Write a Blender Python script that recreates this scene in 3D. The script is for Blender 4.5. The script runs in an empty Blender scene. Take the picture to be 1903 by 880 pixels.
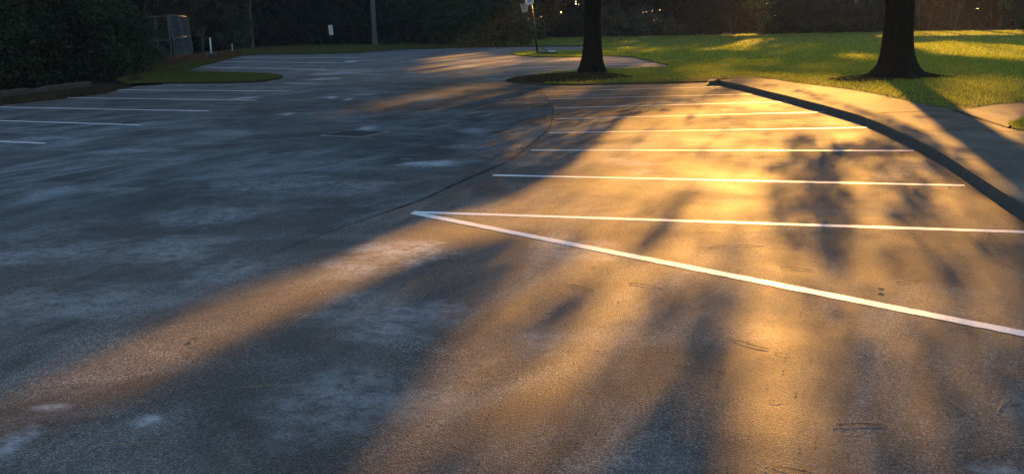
import bpy, bmesh, math, random
import numpy as np
from mathutils import Vector, Matrix
random.seed(7); RNG = np.random.default_rng(7)
R = math.radians
S = bpy.context.scene
COL = S.collection
# ------------------------------------------------------------------ camera
F, HC, PITCH, ROLL = 1850.0, 1.75, R(12.2), 0.020
fw = np.array([0, math.cos(PITCH), -math.sin(PITCH)])
r0 = np.array([1.0, 0, 0]); u0 = np.array([0, math.sin(PITCH), math.cos(PITCH)])
rt = r0 * math.cos(ROLL) - u0 * math.sin(ROLL)
up = u0 * math.cos(ROLL) + r0 * math.sin(ROLL)
CP = np.array([0, 0, HC])
cam = bpy.data.cameras.new('camera'); co = bpy.data.objects.new('camera', cam); COL.objects.link(co)
m = Matrix([[rt[i], up[i], -fw[i], CP[i]] for i in range(3)] + [[0, 0, 0, 1]])
co.matrix_world = m
cam.sensor_width = 36; cam.lens = 36 * F / 1903; cam.clip_end = 2000; cam.clip_start = .05
S.camera = co

def P(px, py, z=0.0):
    """the point of the plane at height z seen at a given place of the photograph"""
    d = fw + rt * ((px - 951.5) / F) - up * ((py - 440) / F)
    t = (z - HC) / d[2]
    p = CP + d * t
    return Vector((p[0], p[1], z))
def proj(X, Y, Z=0.0):
    dx, dy, dz = X - CP[0], Y - CP[1], Z - CP[2]
    zc = dx * fw[0] + dy * fw[1] + dz * fw[2]
    xc = dx * rt[0] + dy * rt[1] + dz * rt[2]
    yc = dx * up[0] + dy * up[1] + dz * up[2]
    zs = np.where(zc > .3, zc, np.nan)
    return 951.5 + F * xc / zs, 440 - F * yc / zs
def mpp(p):          # metres per photo pixel at a ground point
    return (Vector(p) - Vector(CP)).length / F

# ------------------------------------------------------------------ light
SUN_AZ, SUN_EL = R(16.8), R(12.0)      # azimuth from +Y towards +X
SD = np.array([math.sin(SUN_AZ) * math.cos(SUN_EL), math.cos(SUN_AZ) * math.cos(SUN_EL), math.sin(SUN_EL)])
sl = bpy.data.lights.new('sun', 'SUN'); so = bpy.data.objects.new('sun', sl); COL.objects.link(so)
sl.energy = 5.0; sl.angle = R(.7); sl.color = (1, .455, .085)
so.rotation_euler = Vector(SD).to_track_quat('Z', 'Y').to_euler()
so.location = (60, 200, 60)
W = bpy.data.worlds.new('World'); S.world = W; W.use_nodes = True
nt = W.node_tree; bg = nt.nodes['Background']; sky = nt.nodes.new('ShaderNodeTexSky')
sky.sky_type = 'NISHITA'; sky.sun_disc = False; sky.sun_elevation = SUN_EL; sky.sun_rotation = SUN_AZ
sky.air_density = 1.0; sky.dust_density = 0.5; sky.ozone_density = 1.6
nt.links.new(sky.outputs[0], bg.inputs[0]); bg.inputs[1].default_value = 0.102
S.view_settings.view_transform = 'Standard'; S.view_settings.look = 'None'
S.view_settings.gamma = 1; S.view_settings.exposure = 1.72
S.view_settings.use_curve_mapping = False
S.cycles.use_denoising = True
S.cycles.max_bounces = 6; S.cycles.diffuse_bounces = 3; S.cycles.glossy_bounces = 2
S.cycles.transmission_bounces = 4; S.cycles.transparent_max_bounces = 8; S.cycles.volume_bounces = 1
S.cycles.sample_clamp_indirect = 4

# ------------------------------------------------------------------ sun pattern cut into the unseen crowns: leaves left out to shape the light
# polygons on the ground (photo coordinates -> real ground), value = share of sun getting through
LIT = [
 (.20, [(1090,88),(1120,104),(1245,120),(1310,152),(1430,146),(1600,160),(1773,204),(1903,190),(1903,62),(1600,62),(1200,68)]),
 (.07, [(560,160),(760,150),(1035,170),(1025,260),(960,300),(700,240)]),
 (.35, [(1045,205),(1035,232),(960,262),(900,272),(930,250),(980,225)]),
 (.45, [(960,160),(880,165),(790,185),(700,205),(690,200),(770,172),(850,158)]),
 (.55, [(800,105),(900,98),(945,110),(930,135),(850,145),(790,140)]),
 (.35, [(1230,112),(1050,105),(960,100),(940,125),(980,150),(1100,125),(1240,124)]),
 (.25, [(1010,160),(1160,158),(1300,156),(1350,170),(1180,195),(1100,240),(1050,250),(1035,200)]),
 (.34, [(1100,440),(1560,440),(1560,900),(760,900)]),
 (.17, [(1540,540),(1903,600),(1903,900),(1530,900)]),
 # large patch on the stalls
 (.50, [(860,640),(960,560),(1100,520),(1200,430),(1250,400),(1330,640),(1200,900),(680,900),(760,760)]),
 (.85, [(880,392),(1000,345),(1070,300),(1120,255),(1165,220),(1240,198),(1340,182),(1420,172),(1500,192),(1625,238),
        (1600,262),(1540,262),(1480,248),(1455,262),(1490,330),(1440,345),(1425,420),(1450,470),(1440,520),(1420,560),(1320,560),(1260,500),(1225,470),(1080,430),(960,430),(900,450),(820,440)]),
 (1.0, [(1150,470),(1240,470),(1180,560),(1120,640),(1080,740),(1040,800),(960,820),(960,760),(1040,660),(1100,560)]),
 (.8, [(1290,500),(1480,540),(1500,640),(1520,760),(1530,900),(1380,900),(1390,760),(1370,680),(1300,600)]),
 (1.0, [(1390,540),(1440,540),(1475,640),(1490,760),(1480,900),(1390,900),(1400,760),(1400,680)]),
 # band over the left
 (1.0, [(1000,395),(850,395),(740,430),(640,470),(500,530),(560,590),(680,520),(800,475),(900,430)]),
 (.75, [(640,470),(400,555),(200,615),(60,660),(0,690),(0,770),(200,735),(420,660),(640,545)]),
 (.6, [(880,520),(1000,430),(1160,430),(1140,520),(1000,590),(900,640),(800,700),(760,760),(860,620)]),
 (.05, [(640,575),(870,470),(940,470),(860,540),(700,640),(500,780),(400,800),(480,690)]),
 (.10, [(960,590),(1010,540),(1090,545),(1090,575),(1010,640),(960,650)]),
 (.33, [(1440,300),(1700,290),(1903,420),(1903,600),(1700,600),(1540,600),(1440,520)]),
 # weak streaks on the right
 (.45, [(1590,290),(1640,330),(1720,430),(1860,520),(1903,545),(1903,590),(1700,520),(1620,430),(1570,330)]),
 (.35, [(1560,500),(1640,640),(1800,760),(1700,780),(1580,700)]),
 # shadows inside the patch
 (.12, [(1480,258),(1520,262),(1560,300),(1600,400),(1590,490),(1500,470),(1500,360)]),
 (.15, [(1235,380),(1275,345),(1290,350),(1250,420),(1215,470),(1180,500),(1175,480)]),
 (.20, [(1275,520),(1300,560),(1345,640),(1370,760),(1370,900),(1110,900),(1180,760),(1240,640)]),
 # path
 (.9, [(1330,140),(1500,150),(1650,170),(1700,200),(1903,185),(1903,400),(1860,385),(1750,280),(1630,225),(1480,170)]),
 (.15, [(1903,385),(1800,296),(1700,235),(1720,235),(1820,296),(1903,350)]),
 # lawn
 (1.0, [(1690,84),(1760,80),(1903,88),(2000,96),(2000,116),(1860,113),(1750,103)]),
 (.9, [(1310,92),(1345,90),(1395,74),(1440,72),(1400,84),(1380,96)]),
 (.8, [(1570,104),(1600,102),(1650,112),(1640,116),(1590,112)]),
 (.75, [(1590,176),(1640,165),(1760,150),(1903,150),(1903,200),(1700,200)]),
 (1.0, [(1700,57),(1900,54),(1900,66),(1700,68)]),
 (1.0, [(1345,60),(1405,59),(1405,67),(1345,68)]),
]
def inpoly(x, y, poly):
    c = np.zeros(x.shape, bool); n = len(poly)
    for i in range(n):
        x1, y1 = poly[i]; x2, y2 = poly[(i + 1) % n]
        if y1 == y2: continue
        k = ((y1 > y) != (y2 > y)) & (x < (x2 - x1) * (y - y1) / (y2 - y1) + x1)
        c ^= k
    return c
COT = 1 / math.tan(SUN_EL)
def sun_share(p):
    gx = p[:, 0] - p[:, 2] * COT * math.sin(SUN_AZ); gy = p[:, 1] - p[:, 2] * COT * math.cos(SUN_AZ)
    # carve only for ground in front of the camera
    ok = gy > 2.0
    X, Y = proj(gx, np.where(ok, gy, 50.0), 0.0)
    X = np.nan_to_num(X, nan=-1e5); Y = np.nan_to_num(Y, nan=-1e5)
    T = np.full(len(p), .02)
    for v, poly in LIT:
        k = inpoly(X, Y, poly) & ok
        T[k] = v
    u = gx * math.cos(SUN_AZ) - gy * math.sin(SUN_AZ); s_ = gx * math.sin(SUN_AZ) + gy * math.cos(SUN_AZ)
    st = .5 + .5 * (np.sin(u * 4.1 + .25 * np.sin(s_ * .5) + 1.0) * .5 + np.sin(u * 9.3 + 2.2 + .3 * np.sin(s_ * .33)) * .32 + np.sin(u * 1.7 + .4) * .35)
    mid = (T > .12) & (T < .84)
    T[mid] = np.clip(T[mid] * (.35 + 1.35 * st[mid]), .03, .88)
    return T
AX = np.array([math.cos(SUN_AZ), -math.sin(SUN_AZ), 0.0])
DEPTH = 3.3
def keep(p, wide=0.0):  # drops leaves so the carved crowns shape the sun pattern
    T = sun_share(p)
    if wide > 0:
        near = np.hypot(p[:, 0] - p[:, 2] * COT * math.sin(SUN_AZ), p[:, 1] - p[:, 2] * COT * math.cos(SUN_AZ)) < 17
        w_ = np.where(near, wide * 3.0, wide * .8)[:, None]
        for o in (-1, -.5, .5, 1):
            T = np.maximum(T, sun_share(p + AX * o * w_))
        for o in (-.7, .7):
            T = np.maximum(T, sun_share(p + np.array([0, 0, o]) * w_))
    pr = np.clip(-np.log(np.maximum(T, .02)) / DEPTH, 0, 1)
    pr[T > .95] = 0.0
    return RNG.random(len(p)) < pr

# ------------------------------------------------------------------ tagging
def tag(o, label=None, cat=None, group=None, kind=None):
    if label: o['label'] = label
    if cat: o['category'] = cat
    if group: o['group'] = group
    if kind: o['kind'] = kind
    return o
def empty(name, loc, rz=0):
    o = bpy.data.objects.new(name, None); o.location = loc; o.rotation_euler = (0, 0, rz); COL.objects.link(o); return o
def mesh_obj(name, me, mat, parent=None):
    o = bpy.data.objects.new(name, me); COL.objects.link(o)
    if mat: me.materials.append(mat)
    if parent:
        o.parent = parent      # geometry given relative to the parent
    return o
def raw(name, V, Fc, mat, parent=None, smooth=False):
    me = bpy.data.meshes.new(name); me.from_pydata([tuple(v) for v in V], [], Fc); me.update()
    if smooth: me.polygons.foreach_set('use_smooth', [True] * len(me.polygons))
    return mesh_obj(name, me, mat, parent)
def npmesh(name, V, nper, mat, parent=None, attr=None):
    """V: (n*nper,3) array of separate faces with nper corners each"""
    me = bpy.data.meshes.new(name); n = len(V) // nper
    me.vertices.add(len(V)); me.vertices.foreach_set('co', V.astype(np.float32).ravel())
    me.loops.add(len(V)); me.loops.foreach_set('vertex_index', np.arange(len(V), dtype=np.int32))
    me.polygons.add(n); me.polygons.foreach_set('loop_start', np.arange(0, len(V), nper, dtype=np.int32))
    me.update(calc_edges=True); me.validate()
    if attr is not None:
        a = me.attributes.new('tone', 'FLOAT', 'POINT'); a.data.foreach_set('value', np.repeat(attr, nper).astype(np.float32))
    return mesh_obj(name, me, mat, parent)

class MB:
    def __init__(s): s.v = []; s.f = []
    def add(s, V, Fc):
        b = len(s.v); s.v += [tuple(v) for v in V]; s.f += [tuple(i + b for i in f) for f in Fc]
    def tube(s, pts, rad, n=8, cap=True):
        pts = [Vector(p) for p in pts]; rad = rad if isinstance(rad, (list, tuple)) else [rad] * len(pts)
        V = []; prev = None
        for i, p in enumerate(pts):
            d = (pts[min(i + 1, len(pts) - 1)] - pts[max(i - 1, 0)]).normalized()
            a = prev if prev is not None else (Vector((1, 0, 0)) if abs(d.x) < .9 else Vector((0, 1, 0)))
            a = (a - d * a.dot(d)).normalized(); prev = a; b = d.cross(a)
            for k in range(n):
                t = 2 * math.pi * k / n; V.append(p + (a * math.cos(t) + b * math.sin(t)) * rad[i])
        Fc = [(i * n + k, i * n + (k + 1) % n, (i + 1) * n + (k + 1) % n, (i + 1) * n + k) for i in range(len(pts) - 1) for k in range(n)]
        if cap: Fc += [tuple(range(n))[::-1], tuple((len(pts) - 1) * n + k for k in range(n))]
        s.add(V, Fc)
    def box(s, c, sz, rz=0.0, ax=None):
        c = Vector(c); q = Matrix.Rotation(rz, 3, 'Z') if ax is None else ax
        V = [c + q @ Vector((x * sz[0] / 2, y * sz[1] / 2, z * sz[2] / 2)) for x in (-1, 1) for y in (-1, 1) for z in (-1, 1)]
        s.add(V, [(0, 1, 3, 2), (4, 6, 7, 5), (0, 4, 5, 1), (2, 3, 7, 6), (0, 2, 6, 4), (1, 5, 7, 3)])
    def build(s, name, mat, parent=None, smooth=False, bevel=0):
        o = raw(name, s.v, s.f, mat, parent, smooth)
        if bevel:
            b = o.modifiers.new('bevel', 'BEVEL'); b.width = bevel; b.segments = 2
        return o

# ------------------------------------------------------------------ materials
def newmat(name):
    m = bpy.data.materials.new(name); m.use_nodes = True
    return m, m.node_tree, m.node_tree.nodes['Principled BSDF']
class N:
    def __init__(s, t): s.t = t
    def n(s, typ, **kw):
        x = s.t.nodes.new(typ)
        for k, v in kw.items():
            if k in x.inputs.keys(): x.inputs[k].default_value = v
            else: setattr(x, k, v)
        return x
    def l(s, a, b): s.t.links.new(a, b)
    def coord(s): return s.n('ShaderNodeNewGeometry').outputs['Position']
    def noise(s, vec, scale, detail=4, rough=.55, dist=0, scl=None):
        if scl is not None:
            mp = s.n('ShaderNodeMapping'); mp.inputs['Scale'].default_value = scl; s.l(vec, mp.inputs[0]); vec = mp.outputs[0]
        x = s.n('ShaderNodeTexNoise'); x.inputs['Scale'].default_value = scale; x.inputs['Detail'].default_value = detail
        x.inputs['Roughness'].default_value = rough; x.inputs['Distortion'].default_value = dist; s.l(vec, x.inputs['Vector']); return x.outputs['Fac']
    def ramp(s, fac, stops):
        x = s.n('ShaderNodeValToRGB'); e = x.color_ramp.elements
        while len(e) < len(stops): e.new(.5)
        for i, (p, c) in enumerate(stops):
            e[i].position = p; e[i].color = (c, c, c, 1) if not isinstance(c, tuple) else (*c, 1)
        s.l(fac, x.inputs[0]); return x.outputs[0]
    def mix(s, fac, a, b, mode='MIX'):
        x = s.n('ShaderNodeMix', data_type='RGBA', blend_type=mode)
        for i, v in ((0, fac), (6, a), (7, b)):
            if hasattr(v, 'links'): s.l(v, x.inputs[i])
            elif i == 0: x.inputs[0].default_value = v
            else: x.inputs[i].default_value = (*v, 1) if isinstance(v, tuple) else (v, v, v, 1)
        return x.outputs[2]
    def math(s, op, a, b=None, c=None, clamp=False):
        x = s.n('ShaderNodeMath', operation=op); x.use_clamp = clamp
        for i, v in enumerate((a, b, c)):
            if v is None: continue
            if hasattr(v, 'links'): s.l(v, x.inputs[i])
            else: x.inputs[i].default_value = v
        return x.outputs[0]
    def bump(s, h, strength, dist, nrm=None):
        x = s.n('ShaderNodeBump'); x.inputs['Strength'].default_value = strength; x.inputs['Distance'].default_value = dist
        s.l(h, x.inputs['Height'])
        if nrm is not None: s.l(nrm, x.inputs['Normal'])
        return x.outputs[0]

# pale worn patches, spilled paint and some painted sun brightness on the paving: centre and half size in metres on the ground, strength
STAINS_AND_SUN = []
def stain_and_sun(px, py, hw, hh, s):
    c = P(px, py); a = P(px + hw, py); b = P(px, py + hh); d = P(px, py - hh)
    STAINS_AND_SUN.append((c.x, c.y, max((a - c).length, .03), max((b - d).length / 2, .03), s))
for a in [(800,303,78,9,.8),(250,281,70,6,.3),(70,257,65,6,.35),(425,247,60,5,.3),(355,266,45,4,.25),(685,238,18,4,.8),(535,212,14,3,.6),
          (615,181,15,3,.9),(647,185,9,2,.9),(680,177,20,2,.5),(652,115,14,1.5,.9),(560,155,40,2.5,.5),(625,137,60,3,.6),(600,147,30,3,.6),
          (868,113,26,3,.5),(865,123,40,3,.35),(660,132,60,5,.3),(500,346,160,16,.3),(660,345,90,11,.3),(620,360,120,16,.2),
          (268,783,34,12,.7),(90,757,50,7,.5),(20,830,35,45,.5),(1170,299,60,10,.5),(1190,320,40,6,.35),(1110,237,50,6,.35),
          (455,183,26,3,.8),(890,243,50,8,.35),(870,272,40,6,.3),(400,400,110,26,.30),(300,470,130,30,.30),(110,470,120,26,.30),(160,560,170,40,.26),(420,500,90,30,.28),(720,600,150,60,.30),(640,740,170,70,.26),(80,430,120,20,.2),(560,330,90,10,.25),(160,350,150,12,.15),(1010,640,60,30,.2),
          (760,465,90,34,.6),(650,505,70,24,.4),(1080,470,90,30,.30),(1110,160,60,3,.35),(1080,175,70,4,.3),(1270,190,70,4,.3),(1850,870,60,12,.35),(380,520,60,25,.2)]:  # first patch: whitish paving, raised to brighten the left band of sun
    stain_and_sun(*a)

def asphalt(name, base, tint, stains_and_sun=True, seed=0.0, grain=1.0, near=None):
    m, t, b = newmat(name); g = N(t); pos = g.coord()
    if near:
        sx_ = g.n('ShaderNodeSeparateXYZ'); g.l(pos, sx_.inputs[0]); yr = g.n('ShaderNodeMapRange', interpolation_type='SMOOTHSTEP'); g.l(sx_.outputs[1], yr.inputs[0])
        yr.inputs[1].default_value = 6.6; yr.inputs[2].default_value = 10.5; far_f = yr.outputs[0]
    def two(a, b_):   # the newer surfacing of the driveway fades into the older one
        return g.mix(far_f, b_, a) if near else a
    big = g.noise(pos, .22, 5, .6, .6)
    mid = g.noise(pos, .9, 6, .62, .8, scl=(1, .55, 1))
    smear = g.noise(pos, .55, 7, .66, 1.4, scl=(.75, 1.4, 1))
    fine = g.noise(pos, 55, 5, .7)
    vor = g.n('ShaderNodeTexVoronoi'); vor.inputs['Scale'].default_value = 150; g.l(pos, vor.inputs['Vector'])
    vor2 = g.n('ShaderNodeTexVoronoi'); vor2.inputs['Scale'].default_value = 60; g.l(pos, vor2.inputs['Vector'])
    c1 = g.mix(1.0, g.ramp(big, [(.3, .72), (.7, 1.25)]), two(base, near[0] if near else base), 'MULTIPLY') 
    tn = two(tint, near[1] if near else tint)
    c2 = g.mix(g.ramp(mid, [(.44, 0.0), (.72, .7)]), c1, tn)
    mp = g.n('ShaderNodeMapping'); mp.inputs['Rotation'].default_value = (0, 0, R(24)); g.l(pos, mp.inputs[0])
    sweep = g.noise(mp.outputs[0], 1.0, 9, .72, 1.0, scl=(1.5, .34, 1)); patchy = g.ramp(g.noise(pos, .20, 3, .5), [(.42, 0.0), (.62, 1.0)])
    chalk = g.ramp(g.noise(pos, 26, 5, .8), [(.36, .25), (.62, 1.0)])
    tb = g.mix(1.0, tn, (2.6, 2.75, 2.85), 'MULTIPLY')
    c3 = g.mix(g.math('MULTIPLY', g.ramp(smear, [(.50, 0.0), (.76, .7)]), chalk), c2, tb)
    c3 = g.mix(g.math('MULTIPLY', g.math('MULTIPLY', g.ramp(sweep, [(.46, 0.0), (.66, 1.0)]), patchy), chalk), c3, tb)
    # single stones of the aggregate: pale and dark grains
    st = g.ramp(vor.outputs['Color'], [(.22, .22), (.45, .85), (.62, 1.2), (.80, 3.2)])
    c4 = g.mix(g.ramp(g.noise(pos, 1.3, 4, .6), [(.35, .35), (.65, .75)]), c3, st, 'MULTIPLY')
    c4 = g.mix(.5, c4, g.ramp(fine, [(.32, .4), (.68, 1.6)]), 'MULTIPLY')
    pits = g.ramp(vor2.outputs['Distance'], [(.10, .10), (.24, 1.0)])
    pm = g.ramp(g.noise(pos, 3, 4, .6), [(.40, 1.0), (.62, .45)])
    c4 = g.mix(.75, c4, g.math('MAXIMUM', pits, pm), 'MULTIPLY')
    spots = g.ramp(g.noise(pos, 9, 2, .5), [(.70, 1.0), (.745, .35)])
    c4 = g.mix(.8, c4, spots, 'MULTIPLY')
    if stains_and_sun:
        nv = g.n('ShaderNodeTexNoise'); nv.inputs['Scale'].default_value = 1.3; nv.inputs['Detail'].default_value = 6; nv.inputs['Roughness'].default_value = .7
        g.l(pos, nv.inputs['Vector'])
        off = g.n('ShaderNodeVectorMath', operation='SUBTRACT'); g.l(nv.outputs['Color'], off.inputs[0]); off.inputs[1].default_value = (.5, .5, .5)
        tot = None
        for (x, y, sx, sy, s_) in STAINS_AND_SUN:
            k = g.n('ShaderNodeVectorMath', operation='SUBTRACT'); g.l(pos, k.inputs[0]); k.inputs[1].default_value = (x, y, 0)
            k2 = g.n('ShaderNodeVectorMath', operation='MULTIPLY'); g.l(k.outputs[0], k2.inputs[0]); k2.inputs[1].default_value = (1 / sx, 1 / sy, 0)
            k3 = g.n('ShaderNodeVectorMath', operation='MULTIPLY_ADD'); g.l(off.outputs[0], k3.inputs[0]); k3.inputs[1].default_value = (3.4, 3.4, 0); g.l(k2.outputs[0], k3.inputs[2])
            ln = g.n('ShaderNodeVectorMath', operation='LENGTH'); g.l(k3.outputs[0], ln.inputs[0])
            mr = g.n('ShaderNodeMapRange', interpolation_type='SMOOTHSTEP'); g.l(ln.outputs['Value'], mr.inputs[0])
            mr.inputs[1].default_value = 1.25; mr.inputs[2].default_value = .1; mr.inputs[3].default_value = 0; mr.inputs[4].default_value = s_
            tot = mr.outputs[0] if tot is None else g.math('MAXIMUM', tot, mr.outputs[0])
        speck = g.ramp(g.noise(pos, 9, 8, .8), [(.40, .10), (.56, 1.0)])
        tot = g.math('MULTIPLY', tot, speck)
        c4 = g.mix(tot, c4, (.56, .60, .63))
    g.l(c4, b.inputs['Base Color'])
    ro = g.ramp(g.noise(pos, .7, 4, .6, .5), [(.3, .68), (.7, .85)]); g.l(ro, b.inputs['Roughness'])
    b.inputs['Specular IOR Level'].default_value = .30
    h = g.math('MULTIPLY', g.math('ADD', g.math('MULTIPLY', vor.outputs['Distance'], 1.0), g.math('MULTIPLY', fine, .8)), pits)
    nb = g.bump(g.noise(pos, 1.1, 3, .5), .25, .012)
    g.l(g.bump(h, 1.0 * grain, .0042, nb), b.inputs['Normal'])
    return m
M = {}
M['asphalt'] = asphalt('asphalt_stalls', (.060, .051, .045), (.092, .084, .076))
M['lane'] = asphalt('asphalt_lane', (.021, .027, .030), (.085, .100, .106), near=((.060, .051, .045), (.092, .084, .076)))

def simple(name, col, rough=.6, metal=0, nscale=8, amp=.35, bump=0.0, bscale=30, spec=.4):
    m, t, b = newmat(name); g = N(t); pos = g.coord()
    n1 = g.noise(pos, nscale, 5, .6)
    g.l(g.mix(n1, tuple(v * (1 - amp) for v in col), tuple(v * (1 + amp) for v in col)), b.inputs['Base Color'])
    b.inputs['Roughness'].default_value = rough; b.inputs['Metallic'].default_value = metal; b.inputs['Specular IOR Level'].default_value = spec
    if bump: g.l(g.bump(g.noise(pos, bscale, 6, .65), .8, bump), b.inputs['Normal'])
    return m
def paint():
    m, t, b = newmat('white_line_paint'); g = N(t); pos = g.coord()
    wear = g.ramp(g.noise(pos, 60, 5, .7), [(.33, .0), (.45, 1.0)])
    dirt = g.ramp(g.noise(pos, 3, 4, .6), [(.3, (.62, .63, .64)), (.7, (.80, .80, .80))])
    g.l(g.mix(g.math('ADD', g.math('MULTIPLY', wear, .5), .5), (.12, .12, .12), dirt), b.inputs['Base Color'])
    b.inputs['Roughness'].default_value = .55
    g.l(g.bump(g.noise(pos, 120, 4, .7), .5, .002), b.inputs['Normal'])
    return m
M['paint'] = paint()
def oldpaint():
    m, t, b = newmat('worn_line_paint'); g = N(t); pos = g.coord()
    wear = g.ramp(g.noise(pos, 11, 6, .75), [(.34, .45), (.52, 1.0)])
    g.l(g.mix(wear, (.10, .10, .10), (.78, .78, .78)), b.inputs['Base Color']); b.inputs['Roughness'].default_value = .65
    return m
M['oldpaint'] = oldpaint()
M['seam'] = simple('tar_seam', (.012, .012, .013), .95, amp=.5, nscale=20, spec=.05)
def concrete():
    m, t, b = newmat('path_concrete'); g = N(t); pos = g.coord()
    a = g.noise(pos, .8, 6, .65, .7); f = g.noise(pos, 60, 5, .7)
    c = g.ramp(a, [(.28, (.06, .056, .05)), (.5, (.115, .105, .09)), (.75, (.18, .165, .14))])
    c = g.mix(.6, c, g.ramp(f, [(.3, .65), (.7, 1.3)]), 'MULTIPLY')
    c = g.mix(.8, c, g.ramp(g.noise(pos, 5, 5, .7), [(.30, .55), (.44, 1.0)]), 'MULTIPLY')
    g.l(c, b.inputs['Base Color']); b.inputs['Roughness'].default_value = .85; b.inputs['Specular IOR Level'].default_value = .15
    g.l(g.bump(f, .6, .003, g.bump(g.noise(pos, 4, 3), .3, .01)), b.inputs['Normal'])
    return m
M['concrete'] = concrete()
M['kerb'] = simple('kerb_concrete', (.05, .052, .05), .8, amp=.6, nscale=7, bump=.006, bscale=40)
def lawnmat():
    m, t, b = newmat('lawn_soil_grass'); g = N(t); pos = g.coord()
    a = g.noise(pos, .25, 5, .6, .4); f = g.noise(pos, 14, 6, .7)
    c = g.ramp(a, [(.3, (.055, .088, .018)), (.55, (.095, .130, .030)), (.75, (.15, .165, .045))])
    c = g.mix(.8, c, g.ramp(f, [(.3, .45), (.7, 1.5)]), 'MULTIPLY')
    g.l(c, b.inputs['Base Color']); b.inputs['Roughness'].default_value = .9; b.inputs['Specular IOR Level'].default_value = .1
    g.l(g.bump(f, 1.0, .05), b.inputs['Normal'])
    return m
M['lawn'] = lawnmat()
def dirtmat(name, c1, c2):
    m, t, b = newmat(name); g = N(t); pos = g.coord()
    f = g.noise(pos, 6, 7, .75, .5)
    g.l(g.ramp(f, [(.3, c1), (.7, c2)]), b.inputs['Base Color']); b.inputs['Roughness'].default_value = .95; b.inputs['Specular IOR Level'].default_value = .05
    g.l(g.bump(g.noise(pos, 22, 6, .75), 1.0, .05), b.inputs['Normal'])
    return m
M['dirt'] = dirtmat('woodland_dirt', (.012, .011, .008), (.045, .038, .026))
M['verge'] = dirtmat('rough_verge_ground', (.022, .020, .010), (.060, .075, .020))
M['straw'] = dirtmat('red_pine_straw', (.025, .010, .006), (.09, .035, .018))
M['mulch'] = dirtmat('leaf_mulch', (.012, .009, .006), (.055, .038, .024))
M['gravel'] = dirtmat('pale_gravel', (.10, .11, .10), (.30, .32, .30))
def leafmat(name, dark, light, trans=.35, rough=.5, spec=.3, tint=(.95, 1.5, .4)):
    m, t, b = newmat(name); g = N(t)
    at = g.n('ShaderNodeAttribute'); at.attribute_name = 'tone'
    c = g.ramp(at.outputs['Fac'], [(0, dark), (1, light)])
    g.l(c, b.inputs['Base Color']); b.inputs['Roughness'].default_value = rough; b.inputs['Specular IOR Level'].default_value = spec
    tr = g.n('ShaderNodeBsdfTranslucent'); g.l(g.mix(1.0, c, tint, 'MULTIPLY'), tr.inputs['Color'])
    ms = g.n('ShaderNodeMixShader'); ms.inputs[0].default_value = trans
    out = [x for x in t.nodes if x.type == 'OUTPUT_MATERIAL'][0]
    g.l(b.outputs[0], ms.inputs[1]); g.l(tr.outputs[0], ms.inputs[2]); g.l(ms.outputs[0], out.inputs[0])
    return m
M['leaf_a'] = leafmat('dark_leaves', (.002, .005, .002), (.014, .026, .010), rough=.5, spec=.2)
M['leaf_b'] = leafmat('mid_leaves', (.003, .008, .003), (.055, .075, .030), rough=.5, spec=.25)  # glints put into the light end of the leaf tone
M['leaf_c'] = leafmat('pale_leaves', (.010, .020, .008), (.085, .10, .045), rough=.45)
M['leaf_y'] = leafmat('backlit_gold_leaves', (.06, .07, .014), (.24, .22, .045), trans=.45)  # gold of the backlight put into the leaf colour
M['needle'] = leafmat('pine_foliage', (.015, .028, .010), (.045, .065, .025), trans=.15)
M['grass'] = leafmat('grass_blades', (.080, .100, .028), (.25, .265, .085), trans=.6, tint=(1.55, 1.7, .4), rough=.6, spec=.15)
M['grass_dry'] = leafmat('sparse_grass_blades', (.045, .050, .014), (.14, .12, .045), trans=.35, rough=.7, spec=.1)
M['strawb'] = leafmat('pine_straw_needles', (.04, .014, .007), (.14, .055, .022), trans=.1, rough=.7, spec=.1)
M['litter'] = leafmat('dead_leaf_litter', (.012, .009, .006), (.10, .065, .038), trans=.1, rough=.7, spec=.1)
def barkmat(name, c1, c2, sc=(9, 9, 1.6)):
    m, t, b = newmat(name); g = N(t); tc = g.n('ShaderNodeTexCoord').outputs['Object']
    f = g.noise(tc, 2.2, 7, .7, .6, scl=sc)
    g.l(g.ramp(f, [(.32, c1), (.68, c2)]), b.inputs['Base Color']); b.inputs['Roughness'].default_value = .95; b.inputs['Specular IOR Level'].default_value = .1
    g.l(g.bump(f, 1.0, .06), b.inputs['Normal'])
    return m
M['bark'] = barkmat('oak_bark', (.002, .002, .002), (.020, .019, .017))
M['pinebark'] = barkmat('pine_bark', (.05, .045, .045), (.16, .15, .15))
M['thinbark'] = barkmat('thin_bark', (.04, .035, .028), (.14, .12, .10))
M['galv'] = simple('galvanised_steel', (.09, .10, .115), .8, .1, amp=.3, nscale=20)
M['black'] = simple('black_steel', (.012, .012, .013), .4, .2, amp=.3)
M['iron'] = simple('cast_iron', (.035, .036, .038), .7, .3, amp=.4, bump=.002)
M['ironrim'] = simple('worn_steel_rim', (.17, .17, .17), .7, .2, amp=.5, nscale=25)
M['white'] = simple('white_enamel', (.75, .76, .78), .4, amp=.06)
M['ink'] = simple('dark_lettering', (.03, .03, .09), .5, amp=.1)
M['pvc'] = simple('white_pvc', (.70, .70, .68), .5, amp=.2, nscale=10)
M['drum'] = simple('dark_green_drum', (.015, .022, .018), .6, amp=.4)
M['lidm'] = simple('grey_lid', (.10, .11, .11), .7, amp=.3)
M['timber'] = simple('weathered_timber', (.035, .030, .026), .85, amp=.6, nscale=9, bump=.012, bscale=18)
M['net'] = simple('white_net', (.6, .6, .6), .8)
M['rim'] = simple('orange_rim', (.35, .07, .02), .5)
M['basegrey'] = simple('base_plastic', (.012, .012, .014), .5)
M['blue'] = simple('blue_marking', (.02, .05, .20), .5)
M['twig'] = simple('dry_pine_needle', (.10, .055, .028), .7, amp=.4, nscale=40)
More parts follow.
